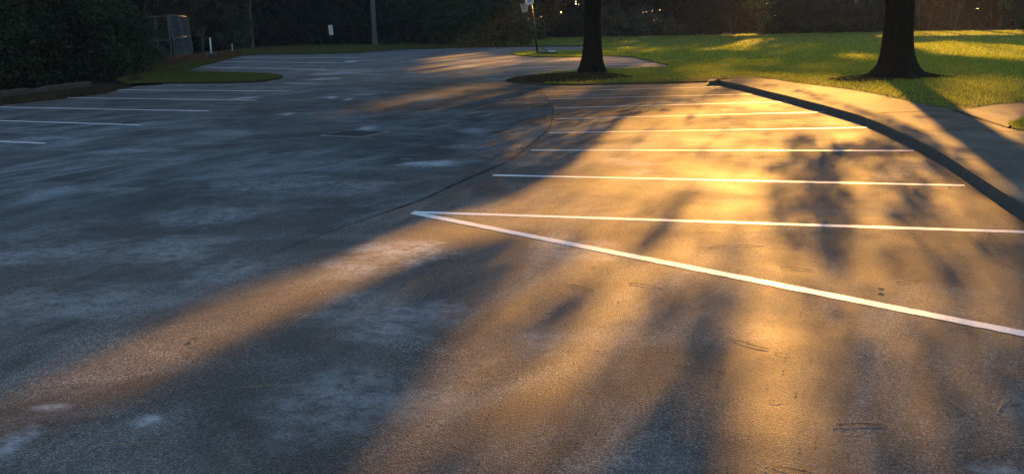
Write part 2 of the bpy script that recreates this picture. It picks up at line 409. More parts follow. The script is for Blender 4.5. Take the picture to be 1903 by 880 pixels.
M['twigpale'] = simple('pale_dry_needle', (.32, .22, .09), .7, amp=.3, nscale=40)
M['deadleaf'] = simple('dead_leaf', (.30, .22, .12), .7, amp=.4, nscale=40)
M['pebble'] = simple('pebble', (.04, .035, .032), .8, amp=.7, nscale=3)

# ------------------------------------------------------------------ setting
def poly_sheet(name, pts, mat, z=None, parent=None):
    bm = bmesh.new()
    vs = [bm.verts.new((p.x, p.y, p.z if z is None else z)) for p in pts]
    f = bm.faces.new(vs); bm.normal_update()
    if f.normal.z < 0: f.normal_flip()
    bmesh.ops.triangulate(bm, faces=[f])
    me = bpy.data.meshes.new(name); bm.to_mesh(me); bm.free()
    return mesh_obj(name, me, mat, parent)
def ragged(pts, step=.35, amp=.04, closed=True, seed=1):
    rr = random.Random(seed); out = []
    n = len(pts); ph = [rr.uniform(0, 6.28) for _ in range(4)]
    tot = 0
    for i in range(n if closed else n - 1):
        a, b = pts[i], pts[(i + 1) % n]; L = (b - a).length; k = max(1, int(L / step))
        if k > 400: k = 400
        nr = Vector((-(b - a).y, (b - a).x, 0)); nr = nr.normalized() if nr.length > 0 else nr
        for j in range(k):
            p = a.lerp(b, j / k); s = tot + L * j / k
            w = amp * (math.sin(s * 1.7 + ph[0]) * .5 + math.sin(s * 4.3 + ph[1]) * .35 + math.sin(s * 9.1 + ph[2]) * .25 + rr.uniform(-.5, .5))
            out.append(p + nr * w)
        tot += L
    if not closed: out.append(pts[-1])
    return out
def smooth(pts, it=2):
    for _ in range(it):
        q = [pts[0]]
        for a, b in zip(pts, pts[1:]): q += [a.lerp(b, .25), a.lerp(b, .75)]
        pts = q + [pts[-1]]
    return pts
V3 = Vector
g_ = raw('ground', [(-700, -300, -.03), (700, -300, -.03), (700, 900, -.03), (-700, 900, -.03)], [(0, 1, 2, 3)], M['dirt']); tag(g_, kind='structure')

# paved surface: near-left verge, far verge, far road, right side under the path
lot = [V3((-9, -6, 0)), P(-260, 330), P(-120, 225), P(-20, 199), P(40, 192), P(120, 184), P(190, 175), P(225, 167), P(255, 160), P(300, 157), P(335, 136), P(340, 134),
       P(375, 123), P(420, 112), P(450, 104), P(480, 101.5), P(560, 101), P(660, 99), P(700, 96), P(760, 92), P(850, 89.5), P(950, 87.5), P(1083, 86.5), P(1110, 90),
       P(1110, 96), P(1120, 104), P(1170, 105), P(1245, 121), P(1262, 125), P(1330, 150), P(1700, 215), P(2100, 400), V3((9, 2, 0)), V3((9, -6, 0))]
lo = poly_sheet('parking_lot', ragged(lot, .5, .05), M['asphalt'], 0.0); tag(lo, kind='structure')
seam_px = [(990, 158), (1003, 166), (1014, 180), (1024, 195), (1029, 210), (1026, 226), (1018, 243), (1001, 257), (972, 281), (940, 303), (905, 318), (873, 331), (838, 347), (802, 364), (750, 384), (695, 401), (627, 425), (560, 450), (470, 485), (330, 545), (150, 620), (-60, 720)]
seam = smooth([P(*q) for q in seam_px], 2)
far_e = [P(925, 104), P(932, 112), P(936, 120), P(945, 133), P(955, 146), P(965, 153)]
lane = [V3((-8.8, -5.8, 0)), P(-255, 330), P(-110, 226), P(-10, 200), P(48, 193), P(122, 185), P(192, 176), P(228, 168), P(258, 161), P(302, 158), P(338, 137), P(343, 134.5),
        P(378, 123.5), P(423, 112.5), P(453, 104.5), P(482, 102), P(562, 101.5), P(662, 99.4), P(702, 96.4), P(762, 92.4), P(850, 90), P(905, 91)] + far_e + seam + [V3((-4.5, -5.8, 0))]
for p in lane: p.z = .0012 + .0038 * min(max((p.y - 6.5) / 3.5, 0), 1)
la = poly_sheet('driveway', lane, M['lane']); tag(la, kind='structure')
def strip(name, pts, w, z, mat, parent=None, wob=0.0, seed=0):
    rr = random.Random(seed); V = []; Fc = []
    for i, p in enumerate(pts):
        d = (pts[min(i + 1, len(pts) - 1)] - pts[max(i - 1, 0)]).normalized(); nr = V3((-d.y, d.x, 0))
        ww = w * (1 + rr.uniform(-wob, wob)) / 2
        V += [V3((p.x, p.y, z)) + nr * ww, V3((p.x, p.y, z)) - nr * ww]
    for i in range(len(pts) - 1): Fc.append((2 * i, 2 * i + 1, 2 * i + 3, 2 * i + 2))
    return raw(name, V, Fc, mat, parent)
sm_ = strip('tar_seam', ragged([p for p in seam if p.y > 9.3], .12, .010, False, 3), .010, .009, M['seam'], None, .8); sm_.parent = la
def crack(pxs, w, seed, par=la, z=.0095):
    o = strip('crack', ragged([P(*q) for q in pxs], .1, .03, False, seed), w, z, M['seam'], None, .7, seed); o.parent = par
#crack([(940, 133), (948, 142), (958, 150), (975, 158)], .10, 4)
#crack([(605, 152), (596, 156), (588, 160)], .12, 5)
#crack([(820, 128), (816, 140), (822, 150)], .03, 6)
#crack([(430, 352), (520, 358), (560, 368)], .012, 8)
#crack([(1313, 285), (1312, 295), (1318, 310), (1315, 330)], .012, 9, lo, .0035)
#crack([(640, 640), (760, 650), (900, 662), (1010, 668)], .008, 10, lo, .0035)

# painted stall lines
def line(a, b, w=.10, mat='paint', par=lo, z=.0018, wa=None):
    A, B = P(*a), P(*b); d = (B - A).normalized(); nr = V3((-d.y, d.x, 0))
    n = max(8, int((B - A).length / .06)); V = []; rr = random.Random(int(a[0] * 7 + a[1]))
    for i in range(n + 1):
        p = A.lerp(B, i / n); e1, e2 = rr.uniform(-.005, .005), rr.uniform(-.005, .005)
        V += [(*(p + nr * (w / 2 + e1)).xy, z), (*(p - nr * (w / 2 + e2)).xy, z)]
    o = raw('stall_line', V, [(2 * i, 2 * i + 1, 2 * i + 3, 2 * i + 2) for i in range(n)], M[mat]); o.parent = par
    return o
RL = [((768, 394), (1930, 431.8)), ((916, 325.5), (1793, 344.5)), ((987, 279), (1698, 280)), ((1021, 247), (1614, 237)),
      ((1032, 221), (1540, 208)), ((1030, 201), (1468, 189)), ((1018, 184), (1398, 175)), ((1000, 170.5), (1342, 161))]
for a, b in RL: line(a, b)
dl = line((768, 395.5), (1990, 637), .105, z=.0030)
for a, b in [((936, 116), (1165, 110)), ((942, 126.5), (1235, 118))]: line(a, b, .15, 'oldpaint')
for a, b in [((0, 199.5), (388, 207)), ((-120, 221), (262, 233)), ((-260, 252), (84, 267)), ((125, 182), (478, 187)), ((218, 167.3), (538, 170)),
             ((372, 125), (606, 130)), ((416, 115), (632, 117)), ((448, 106.5), (680, 107.5)), ((640, 114), (662, 114.4))]:
    line(a, b, .10 if a[1] > 160 else .15, 'oldpaint', la, .0075)
# kerb and path
kerb_b = [(1318, 153.2), (1350, 160.5), (1380, 167), (1423, 179), (1462, 188.5), (1491, 197), (1525, 206), (1559, 216), (1595, 227), (1628, 240), (1662, 257), (1690, 270), (1713, 282), (1764, 313), (1815, 350), (1866, 385), (1903, 409), (1990, 470), (2150, 600)]
kb = smooth([P(*q) for q in kerb_b], 2); KH = .105
def offset(pts, d):
    out = []
    for i, p in enumerate(pts):
        t = (pts[min(i + 1, len(pts) - 1)] - pts[max(i - 1, 0)]).normalized(); out.append(V3((p.x - t.y * d, p.y + t.x * d, p.z)))
    return out
# path lies to the left of travel (north-east side)
prof = [(0, -.02), (.012, .09), (.02, .115), (.03, KH), (.06, KH), (.06, -.02)]
V = []; Fc = []
rows = [offset(kb, o) for o, _ in prof]
for i in range(len(kb)):
    for j, (o, z) in enumerate(prof): V.append((rows[j][i].x, rows[j][i].y, z))
n = len(prof)
for i in range(len(kb) - 1):
    for j in range(n - 1): Fc.append((i * n + j, i * n + j + 1, (i + 1) * n + j + 1, (i + 1) * n + j))
kerb = raw('kerb', V, Fc, M['kerb']); tag(kerb, kind='structure')
outer_px = [(1313, 151), (1345, 148), (1380, 147), (1430, 146.5), (1482, 155), (1523, 159.5), (1559, 164), (1613, 172.5), (1663, 183), (1696, 190), (1735, 198), (1773, 205)]
ZP = KH + .002
outer = [P(x, y, ZP) for x, y in outer_px]
inner = offset(kb, .062)
path_main = [V3((p.x, p.y, ZP)) for p in inner] + [V3((14, 4, ZP)), P(2150, 260, ZP), P(1903, 243, ZP), P(1872, 238, ZP), P(1870, 236, ZP)] + smooth(outer, 1)[::-1]
pa = poly_sheet('footpath', path_main, M['concrete'], ZP); tag(pa, kind='structure')
branch = [P(1776, 204.5, ZP), P(1809, 202, ZP), P(1847, 195, ZP), P(1903, 191, ZP), P(2100, 186, ZP), P(2100, 215, ZP), P(1903, 219, ZP), P(1880, 228, ZP), P(1874, 236, ZP)]
br = poly_sheet('side_path', branch, M['concrete'], ZP + .001); tag(br, kind='structure')
for pts, w in [([(1640, 209.5), (1773, 205.5)], .035), ([(1773, 205.5), (1870, 236.5)], .07), ([(1675, 243), (1903, 244)], .026), ([(1775, 295.5), (1930, 297)], .022),
               ([(1530, 176), (1600, 171)], .010), ([(1420, 160), (1480, 155)], .010)]:
    o = strip('path_joint', ragged([P(x, y, ZP) for x, y in pts], .1, .006, False, 5), w, ZP + .004, M['seam'], None, .3); o.parent = pa

# lawn on the right (raised to the path), verges and islands
def sheet_xy(name, pts, mat, z, par=None): return tag(poly_sheet(name, pts, mat, z, par), kind='structure')
ZL = .10
lawn_px = [(1110, 88), (1112, 97), (1122, 105), (1170, 106), (1245, 122.5), (1240, 126), (1140, 129.5), (1030, 136), (960, 144), (946, 149.5), (955, 154.5), (1000, 157.5), (1075, 158.5), (1160, 157), (1310, 153)]
lawn = [P(x, y, 0) for x, y in lawn_px]
lawn = ragged(lawn, .3, .05, False, 2) + [P(1330, 149, .0), P(1380, 145.5, .0)]
lawn += [P(x, y, ZP) for x, y in [(1430, 145.5), (1482, 154), (1523, 158.5), (1559, 163), (1613, 171.5), (1663, 182), (1696, 189), (1735, 197), (1773, 204), (1809, 201), (1847, 194), (1903, 190), (2100, 185)]]
lawn += [V3((90, 20, 0)), V3((95, 105, 0)), P(1903, 56.5), P(1600, 59), P(1380, 62.5), P(1200, 65.5), P(1080, 70), P(960, 72), P(900, 79), P(880, 87), P(950, 86.5), P(1083, 85.5)]
LW = poly_sheet('lawn', lawn, M['lawn'], .03); tag(LW, kind='structure')
# gentle rise of the lawn behind the path so that it meets the slab
edge = [P(x, y, ZP) for x, y in [(1345, 147), (1380, 146.2), (1430, 145.7), (1482, 154.2), (1523, 158.7), (1559, 163.2), (1613, 171.7), (1663, 182.2), (1696, 189.2), (1735, 197.2), (1773, 204.2), (1809, 201.2), (1847, 194.2), (1903, 190.2), (2100, 185)]]
edge = smooth(edge, 1)
Vb = []; Fb = []
for i, p in enumerate(edge):
    nr = V3((.5, .86, 0))
    Vb += [(p.x, p.y, ZP - .02), (*(p + nr * .8).xy, ZP + .0), (*(p + nr * 4.5).xy, .034)]
for i in range(len(edge) - 1):
    for j in range(2): Fb.append((i * 3 + j, i * 3 + j + 1, i * 3 + j + 4, i * 3 + j + 3))
bk = raw('lawn_bank', Vb, Fb, M['lawn'], None, True); tag(bk, kind='structure')
isl = [P(x, y) for x, y in [(948, 101), (958, 98.5), (985, 96.5), (1040, 96), (1083, 96), (1112, 97.5), (1122, 105.5), (1083, 107), (1040, 107), (1000, 106.5), (965, 104)]]
sheet_xy('grass_island', ragged(isl, .4, .06, True, 4), M['lawn'], .035)
isl_l = [P(x, y) for x, y in [(527, 146), (521, 142), (500, 139.5), (460, 138), (400, 136.5), (340, 135.5), (300, 134), (250, 138), (215, 150), (235, 158), (300, 156), (420, 155.5), (490, 152.5)]]
sheet_xy('grass_verge', ragged(isl_l, .3, .05, True, 5), M['verge'], .035)
verge_f = [P(x, y) for x, y in [(340, 134.5), (376, 122.6), (421, 111.6), (451, 103.6), (480, 101), (560, 100.5), (660, 98.5), (700, 95.5), (760, 91.5), (850, 89), (905, 87.5), (905, 80), (850, 82), (700, 84), (560, 84), (440, 92), (330, 108), (270, 125), (280, 134)]]
sheet_xy('far_verge', ragged(verge_f, .5, .08, True, 6), M['verge'], .02)
beds = [([(250, 128), (262, 112), (300, 106), (360, 102), (420, 98), (445, 98), (449, 103), (415, 110), (370, 116), (330, 121), (290, 127)], 'straw', 'pine_straw_bed'),
        ([(940, 152), (960, 146), (1040, 139), (1090, 137), (1140, 140), (1180, 146), (1150, 152), (1075, 156), (990, 155)], 'mulch', 'mulch_bed'),
        ([(1540, 155), (1590, 146), (1630, 141), (1700, 141), (1730, 144), (1680, 152), (1600, 160), (1560, 160)], 'mulch', 'mulch_bed'),
        ([(985, 71.5), (985, 68.5), (1090, 66.2), (1200, 64), (1360, 61.5), (1360, 63.5), (1200, 66.5), (1090, 70)], 'gravel', 'gravel_strip')]
for k, (pp, mt, nm) in enumerate(beds):
    sheet_xy(nm, ragged([P(*q) for q in pp], .3, .10, True, 20 + k), M[mt], .045 if k != 2 else .1)

# ------------------------------------------------------------------ foliage makers
def leaf_quads(c, size, asp=.55, flat=0.0):
    n = len(c); a = RNG.normal(size=(n, 3)); a /= np.linalg.norm(a, axis=1)[:, None]
    b = RNG.normal(size=(n, 3)); b -= a * (a * b).sum(1)[:, None]; b /= np.linalg.norm(b, axis=1)[:, None]
    s = (size * RNG.uniform(.6, 1.4, n))[:, None]
    bend = np.cross(a, b) * s * .15
    return np.stack([c - a * s * .5, c + b * s * asp * .5 + bend, c + a * s * .5, c - b * s * asp * .5 + bend], 1).reshape(-1, 3)
def clumps(n, centers, spread):
    k = RNG.integers(0, len(centers), n); return centers[k] + RNG.normal(size=(n, 3)) * spread, k
def foliage(name, c, k, size, mat, parent, loc, asp=.55, filt=None, wide=0.0):
    if filt:
        w = c + np.array(loc) if parent is not None else c
        kk = keep(w, wide); c = c[kk]; k = k[kk]
    if len(c) == 0: return None
    tone_k = RNG.random(k.max() + 1)
    tone = np.clip(tone_k[k] ** 2.5 * .6 + RNG.random(len(c)) ** 3 * .5, 0, 1)
    return npmesh(name, leaf_quads(c, size, asp), 4, mat, parent, tone)
def trunk_mesh(h, r, lean=(0, 0), flare=1.6, lobes=5, n=28, seed=0, top=.45, fh=.9, rough=.06, roots=0.0):
    rr = random.Random(seed); mb = MB(); zs = [-.1, 0, .06, .14, .25, .4, .6, .85, 1.2, 1.7, 2.4, 3.2, 4.5, 6.5, 9, 12, 16, 20, 26]
    zs = [z for z in zs if z < h] + [h]; ph = [rr.uniform(0, 6.28) for _ in range(lobes + 4)]; V = []
    for z in zs:
        t = max(z, 0) / h; base = r * (1 - (1 - top) * t); fl = math.exp(-max(z, 0) / (fh * .45))
        for k in range(n):
            a = 2 * math.pi * k / n
            lob = .5 + .5 * math.cos(lobes * a + ph[0]) * (1 if math.cos(2 * a + ph[1]) > -.6 else .5)
            rad = base * (1 + (flare - 1) * fl * (.45 + .8 * lob) + roots * lob ** 3 * math.exp(-max(z, 0) / .12) + rough * math.sin(3 * a + ph[2] + z * .7) * .5 + rough * math.sin(7 * a + ph[3] + z * 1.3) * .5)
            V.append((lean[0] * z + math.sin(z * .35 + ph[4 % len(ph)]) * .03 * z * .3 + rad * math.cos(a), lean[1] * z + rad * math.sin(a), z))
    Fc = [(i * n + k, i * n + (k + 1) % n, (i + 1) * n + (k + 1) % n, (i + 1) * n + k) for i in range(len(zs) - 1) for k in range(n)]
    mb.add(V, Fc); return mb
def limbs(mb, h, z0, n, reach, r, seed):
    rr = random.Random(seed)
    for i in range(n):
        z = z0 + (h - z0) * (i + .3) / n; a = rr.uniform(0, 6.28); L = reach * rr.uniform(.6, 1)
        p = [V3((0, 0, z))]; d = V3((math.cos(a), math.sin(a), rr.uniform(.25, .7)))
        for j in range(4): p.append(p[-1] + d * L / 4 + V3((rr.uniform(-.2, .2), rr.uniform(-.2, .2), rr.uniform(-.05, .25))))
        rad = r * .38 * (1 - .5 * i / n)
        mb.tube(p, [rad, rad * .8, rad * .55, rad * .35, rad * .12], 7)

def big_tree(name, loc, h, r, label, seed, leafn, crown, lsize, mat, bark, wide=0.0, kw=None, group=None, cat='tree', roots_=None):
    t = empty(name, loc); tag(t, label, cat, group)
    mb = trunk_mesh(h * .8, r, seed=seed, **(kw or {}))
    rx, z0, z1 = crown
    for (ra, rl, rr_) in (roots_ or []):
        d = V3((math.cos(R(ra)), math.sin(R(ra)), 0)); sd = V3((-d.y, d.x, 0)); pts_ = []
        for j in range(7):
            t_ = j / 6; pts_.append(d * (r * .7 + rl * t_) + sd * .10 * math.sin(j * 1.3 + ra) * t_ + V3((0, 0, .22 * (1 - t_) ** 2.2 - .02)))
        mb.tube(pts_, [rr_ * (1 - .8 * j / 6) for j in range(7)], 8)
    limbs(mb, h * .8, z0 * 1.02 + .4, 12 if leafn > 8000 else 6, rx * .8, r, seed)
    mb.build('trunk', bark, t, True)
    fine = leafn > 50000; nc = max(20, leafn // (12 if fine else 120))
    q = RNG.normal(size=(nc, 3)); q /= np.linalg.norm(q, axis=1)[:, None]; q *= RNG.uniform(.35, 1, nc)[:, None] ** .6
    cz = (z0 + z1) / 2; C = q * np.array([rx, rx, (z1 - z0) / 2]) + np.array([0, 0, cz])
    c, k = clumps(leafn, C, rx * (.32 if fine else .11) + .2)
    ok = c[:, 2] > z0 - .3; c, k = c[ok], k[ok]
    foliage('crown', c, k, lsize, mat, t, loc, filt=True, wide=wide)  # crown above the view, carved to the wanted sun pattern
    return t

# the two trees near the lot
t1 = P(1101, 137); t2 = P(1664, 148)
big_tree('oak_tree', (t1.x, t1.y, .03), 15, .29, 'dark slim trunk standing on the narrow grass island beside the stalls', 11, 120000, (6.8, 3.1, 14), .17, M['leaf_b'], M['bark'],
         kw=dict(flare=1.9, lobes=5, top=.6, fh=.9, lean=(.012, 0)), roots_=[(185, .4, .11), (225, .35, .1), (280, .3, .1), (330, .4, .11), (5, .45, .1)])
big_tree('oak_tree', (t2.x, t2.y, .06), 16, .39, 'thick dark trunk with spreading roots on the lawn by the footpath', 13, 160000, (8.0, 3.1, 15), .17, M['leaf_b'], M['bark'],
         kw=dict(flare=2.2, lobes=5, top=.62, fh=.75, roots=.9, lean=(.0, 0)),
         roots_=[(178, .75, .16), (200, .9, .13), (235, .6, .14), (265, .5, .13), (300, .6, .15), (338, .9, .14), (2, 1.3, .13), (20, .8, .12), (150, .6, .12)])

def shrub(name, loc, rx, ry, h, n, size, mat, label, cat='shrub', group=None, seed=0, stems=3, sag=.0, filt=True):
    rr = random.Random(seed); t = empty(name, loc); tag(t, label, cat, group)
    nc = max(10, n // 150); q = RNG.uniform(-1, 1, (nc * 4, 3)); q = q[(q[:, 0] ** 2 + q[:, 1] ** 2 + np.maximum(q[:, 2], 0) ** 2 < 1)][:nc]
    C = np.stack([q[:, 0] * rx, q[:, 1] * ry, (q[:, 2] * .5 + .5) * h], 1)
    c, k = clumps(n, C, .10 + .09 * min(rx, h)); ok = c[:, 2] > .02; c, k = c[ok], k[ok]
    foliage('foliage', c, k, size, mat, t, loc, filt=filt, wide=.3)
    mb = MB()
    for i in range(stems):
        a = rr.uniform(0, 6.28); x, y = rx * .25 * math.cos(a), ry * .25 * math.sin(a)
        pts = [(x, y, -.05), (x * 1.4, y * 1.4, h * .35), (x * 2.0 + rr.uniform(-.2, .2), y * 2.0, h * .8)]
        mb = MB(); mb.tube(pts, [.045, .035, .012], 6); mb.build('stem', M['thinbark'], t, True)
    return t

ROW = 'tall trees in the dark row beyond the lawn'
sx = [(965, 71, -3), (1035, 69, 0), (1110, 66, 3), (1180, 64, -1), (1250, 63, 3), (1320, 62, 0), (1390, 60, 4), (1455, 59, 0), (1520, 58.5, 4), (1590, 58, 1),
      (1655, 57.5, 5), (1720, 57, 0), (1790, 56.5, 3), (1860, 56, -1), (1935, 55, 3), (2010, 54, 0), (2090, 53, 3)]
for i, (x, y, back) in enumerate(sx):
    p = P(x, y); d = V3((p.x, p.y, 0)).normalized(); p = p + d * (2.5 + max(back, -2))
    rr = random.Random(100 + i)
    big_tree('woodland_tree', (p.x, p.y, 0), rr.uniform(25, 29), rr.uniform(.16, .26), 'tall tree in the dark row beyond the misty lawn', 100 + i, 5200, (4.2, 3.4, 27), .75,
             M['leaf_b' if i % 3 else 'leaf_a'], M['bark'], wide=.45, group=ROW, kw=dict(flare=1.3, lobes=4, top=.4))
for i in range(12):      # second rank, only glimpsed between the first
    x = 1000 + i * 95; p = P(x, 60); d = V3((p.x, p.y, 0)).normalized(); p = d * (122 + (i % 3) * 3)
    big_tree('woodland_tree', (p.x, p.y, 0), 27, .2, 'tall tree in the dark row beyond the misty lawn', 200 + i, 4200, (5.2, 3.0, 29), .8,
             M['leaf_a'], M['bark'], wide=.45, group=ROW, kw=dict(flare=1.2, lobes=4, top=.4))
# trees of the darker left side
LW_ = 'trees of the dark wood left of the driveway'
for i, (x, y, h, r, z0) in enumerate([(-40, 158, 13, .2, 2.2), (60, 150, 14, .22, 2.4), (150, 140, 13, .18, 2.2), (228, 124, 14, .2, 2.4), (250, 104, 15, .2, 2.6), (372, 92, 15, .16, 3.0),
                                   (420, 88, 17, .2, 2.5), (520, 82, 19, .22, 2.6), (575, 81, 19, .2, 2.4), (640, 81, 20, .22, 2.6), (750, 81, 20, .22, 2.6), (812, 80, 20, .2, 2.4), (862, 79, 18, .24, 2.2), (925, 77, 18, .22, 2.2)]):
    p = P(x, y); d = V3((p.x, p.y, 0)).normalized(); p = p + d * (2.0 if x < 240 else 5)
    near = y > 120
    big_tree('woodland_tree', (p.x, p.y, 0), h, r, 'tall tree of the dark wood left of the driveway', 300 + i, 14000 if near else 8000, (3.6, z0, h), .34 if near else .5,
             M['leaf_a' if i % 2 else 'leaf_b'], M['bark'], wide=.4, group=LW_, kw=dict(flare=1.4, lobes=4, top=.5))
p = P(697, 84.5)
big_tree('pine_tree', (p.x, p.y, 0), 22, .21, 'straight pale grey pine trunk behind the verge right of the white sign', 401, 6000, (3.8, 8, 21), .5, M['needle'], M['pinebark'], wide=.4, kw=dict(flare=1.5, lobes=4, top=.7, lean=(-.012, 0)))
p = P(468, 90)
big_tree('pine_tree', (p.x, p.y, 0), 20, .20, 'dim grey pine trunk right of the chain link gate', 402, 6000, (3.8, 7, 20), .5, M['needle'], M['pinebark'], wide=.4, kw=dict(flare=1.4, lobes=4, top=.7))
p = P(1588, 59)
big_tree('pine_tree', (p.x, p.y, 0), 22, .24, 'pale sunlit trunk left of the thick oak at the far edge of the lawn', 403, 4000, (3.6, 9, 21), .6, M['needle'], M['pinebark'], wide=.4, kw=dict(flare=1.3, lobes=4, top=.7))

# understorey
for i, (x, y, rx, h, mt, lab) in enumerate([
    (-70, 172, 2.2, 3.0, 'leaf_b', 'dark leafy shrub at the far left edge behind the timber'),
    (20, 164, 1.7, 3.2, 'leaf_b', 'dark shrub behind the leftmost timber, pale leaves low down'),
    (95, 158, 1.5, 3.4, 'leaf_a', 'very dark shrub behind the middle of the timber edging'),
    (165, 152, 1.3, 3.3, 'leaf_b', 'leafy shrub behind the right end of the timber, with glinting leaves'),
    (222, 142, 1.1, 3.0, 'leaf_b', 'bushy shrub left of the chain link fence above the mulch mound'),
    (252, 124, 1.2, 2.4, 'leaf_c', 'yellowish green bush at the foot of the chain link fence')]):
    p = P(x, y); d = V3((p.x, p.y, 0)).normalized(); p = p + d * 1.2
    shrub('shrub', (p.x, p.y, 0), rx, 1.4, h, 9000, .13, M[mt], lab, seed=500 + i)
for i, (x, y, rx, h, mt, lab, b) in enumerate([
    (290, 92, 1.8, 3.6, 'leaf_b', 'vine covered bush climbing over the chain link fence', 1.0),
    (345, 88, 2.2, 4.2, 'leaf_a', 'dark bush behind the open gate', 2),
    (405, 90, 1.8, 4.2, 'leaf_b', 'dark bush hanging behind the white pipe', 2.5),
    (440, 92, 1.1, 3.6, 'leaf_c', 'pale leafed bush above the short white stake', 1),
    (500, 84, 3.2, 3.8, 'leaf_a', 'black looking bush between the grey trunk and the sign', 3),
    (575, 84, 3.0, 3.6, 'leaf_a', 'black looking bush just left of the white sign', 4),
    (640, 83, 3.0, 3.6, 'leaf_a', 'black looking bush between sign and pale pine trunk', 4),
    (735, 83, 3.0, 3.6, 'leaf_a', 'dark bush just right of the pale pine trunk', 3),
    (795, 83, 3.0, 4.0, 'leaf_b', 'dark bush at the far end of the driveway', 3),
    (858, 86, 2.6, 5.0, 'leaf_c', 'tall bush with dusty pale leaves and a thin bare stem', 1),
    (925, 87, 2.8, 5.0, 'leaf_c', 'broad dusty green bush left of the basketball hoop', 1.5),
    (965, 76, 2.5, 4.2, 'leaf_b', 'bush behind the basketball net', 2)]):
    p = P(x, y); d = V3((p.x, p.y, 0)).normalized(); p = p + d * b
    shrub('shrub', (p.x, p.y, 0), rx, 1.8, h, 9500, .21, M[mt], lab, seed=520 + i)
far = [(1020, 'leaf_a', 2.1, 'low dark bush between the hoop pole and the slim oak', 1), (1072, 'leaf_a', 2.0, 'low dark bush just left of the slim oak trunk', 1), (1135, 'leaf_g', 2.7, 'grey vine covered mound just right of the slim oak', 0), (1195, 'leaf_g', 2.9, 'grey green vine covered mound beyond the pale gravel', 0),
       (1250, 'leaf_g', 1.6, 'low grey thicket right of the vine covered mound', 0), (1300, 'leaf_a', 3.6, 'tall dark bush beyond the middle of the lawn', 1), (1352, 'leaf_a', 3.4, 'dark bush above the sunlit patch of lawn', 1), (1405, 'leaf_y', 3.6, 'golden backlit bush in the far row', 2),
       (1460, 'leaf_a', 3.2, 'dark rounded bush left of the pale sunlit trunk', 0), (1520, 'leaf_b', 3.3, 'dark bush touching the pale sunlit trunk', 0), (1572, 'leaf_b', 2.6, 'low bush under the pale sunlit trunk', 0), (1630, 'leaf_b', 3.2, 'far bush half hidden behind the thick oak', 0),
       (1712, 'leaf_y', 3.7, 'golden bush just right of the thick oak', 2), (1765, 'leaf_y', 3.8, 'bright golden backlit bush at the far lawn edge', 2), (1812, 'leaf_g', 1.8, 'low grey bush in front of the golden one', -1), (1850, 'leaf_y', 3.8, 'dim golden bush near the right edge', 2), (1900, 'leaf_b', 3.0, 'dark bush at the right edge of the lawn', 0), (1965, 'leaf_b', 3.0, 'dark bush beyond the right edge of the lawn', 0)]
M['leaf_g'] = leafmat('grey_green_leaves', (.018, .022, .014), (.10, .10, .075), trans=.2)
for i, (x, mt, h, lab, b) in enumerate(far):
    y = 72 - (x - 960) * .0165 if x > 1100 else 70.5
    p = P(x, y); d = V3((p.x, p.y, 0)).normalized(); p = p + d * (1.8 + b)
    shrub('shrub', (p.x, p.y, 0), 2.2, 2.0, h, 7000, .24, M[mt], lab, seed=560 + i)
# the wood behind, one mass
def belt(pxa, pxb, da, db, n, z1, size, z0=0):
    x = RNG.uniform(pxa, pxb, n); d = RNG.uniform(0, 6, n); tt = (x - pxa) / (pxb - pxa); dist = da + (db - da) * tt + d
    ang = np.arctan((x - 951.5) / F); z = z0 + RNG.random(n) ** 1.25 * (z1 - z0)
    return np.stack([np.sin(ang) * dist, np.cos(ang) * dist, z], 1)
pts = np.concatenate([belt(-700, 250, 36, 44, 9000, 9, .7), belt(200, 480, 74, 84, 5000, 9, .7), belt(440, 980, 97, 105, 11000, 9, .7), belt(960, 2250, 124, 124, 30000, 12, .8),
                      belt(960, 2250, 132, 132, 14000, 7, .8)])
h0 = (pts[:, 2] < 5) | (RNG.random(len(pts)) < .75); pts = pts[h0]
# a few see-through places low in the wood, where the sky glimmers
X, Y = proj(pts[:, 0], pts[:, 1], pts[:, 2])
gap = ((np.abs(X - 1000) < 26) & (Y > 18) & (Y < 46)) | ((np.abs(X - 1170) < 60) & (Y > 15) & (Y < 27))
pts = pts[~(gap & (RNG.random(len(pts)) < .55))]
pts = pts[keep(pts, .5) | (pts[:, 2] < 4.4)]  # high leaves carved to the same sun pattern
wd = npmesh('woodland', leaf_quads(pts, .85, .8), 4, M['leaf_a'], None, RNG.random(len(pts)) * .6)
tag(wd, 'dense dark wood closing the view behind the trees', kind='stuff')

# ------------------------------------------------------------------ grass
def blades(name, x, y, z, h, w, mat, label, kind='stuff', tips=.5):
    n = len(x); a = RNG.uniform(0, 2 * np.pi, n); hh = h * RNG.uniform(.5, 1.4, n); ww = w * RNG.uniform(.6, 1.4, n)
    la = RNG.uniform(0, 2 * np.pi, n); le = hh * RNG.uniform(.1, tips, n)
    b1 = np.stack([x - np.cos(a) * ww, y - np.sin(a) * ww, z], 1); b2 = np.stack([x + np.cos(a) * ww, y + np.sin(a) * ww, z], 1)
    t = np.stack([x + np.cos(la) * le, y + np.sin(la) * le, z + hh], 1)
    o = npmesh(name, np.stack([b1, b2, t], 1).reshape(-1, 3), 3, mat, None, np.clip(RNG.normal(.5, .25, n), 0, 1))
    tag(o, label, kind=kind); return o
def in_world(x, y, poly):
    return inpoly(x, y, [(p.x, p.y) for p in poly])
def scatter(poly, n, zone=None):
    xs = [p.x for p in poly]; ys = [p.y for p in poly]
    x0, x1, y0, y1 = zone or (min(xs), max(xs), min(ys), max(ys))
    x = RNG.uniform(x0, x1, n); y = RNG.uniform(y0, y1, n); k = in_world(x, y, poly); return x[k], y[k]
bank_edge = [(p.x, p.y) for p in edge]
BX = np.array([p[0] for p in bank_edge]); BY = np.array([p[1] for p in bank_edge])
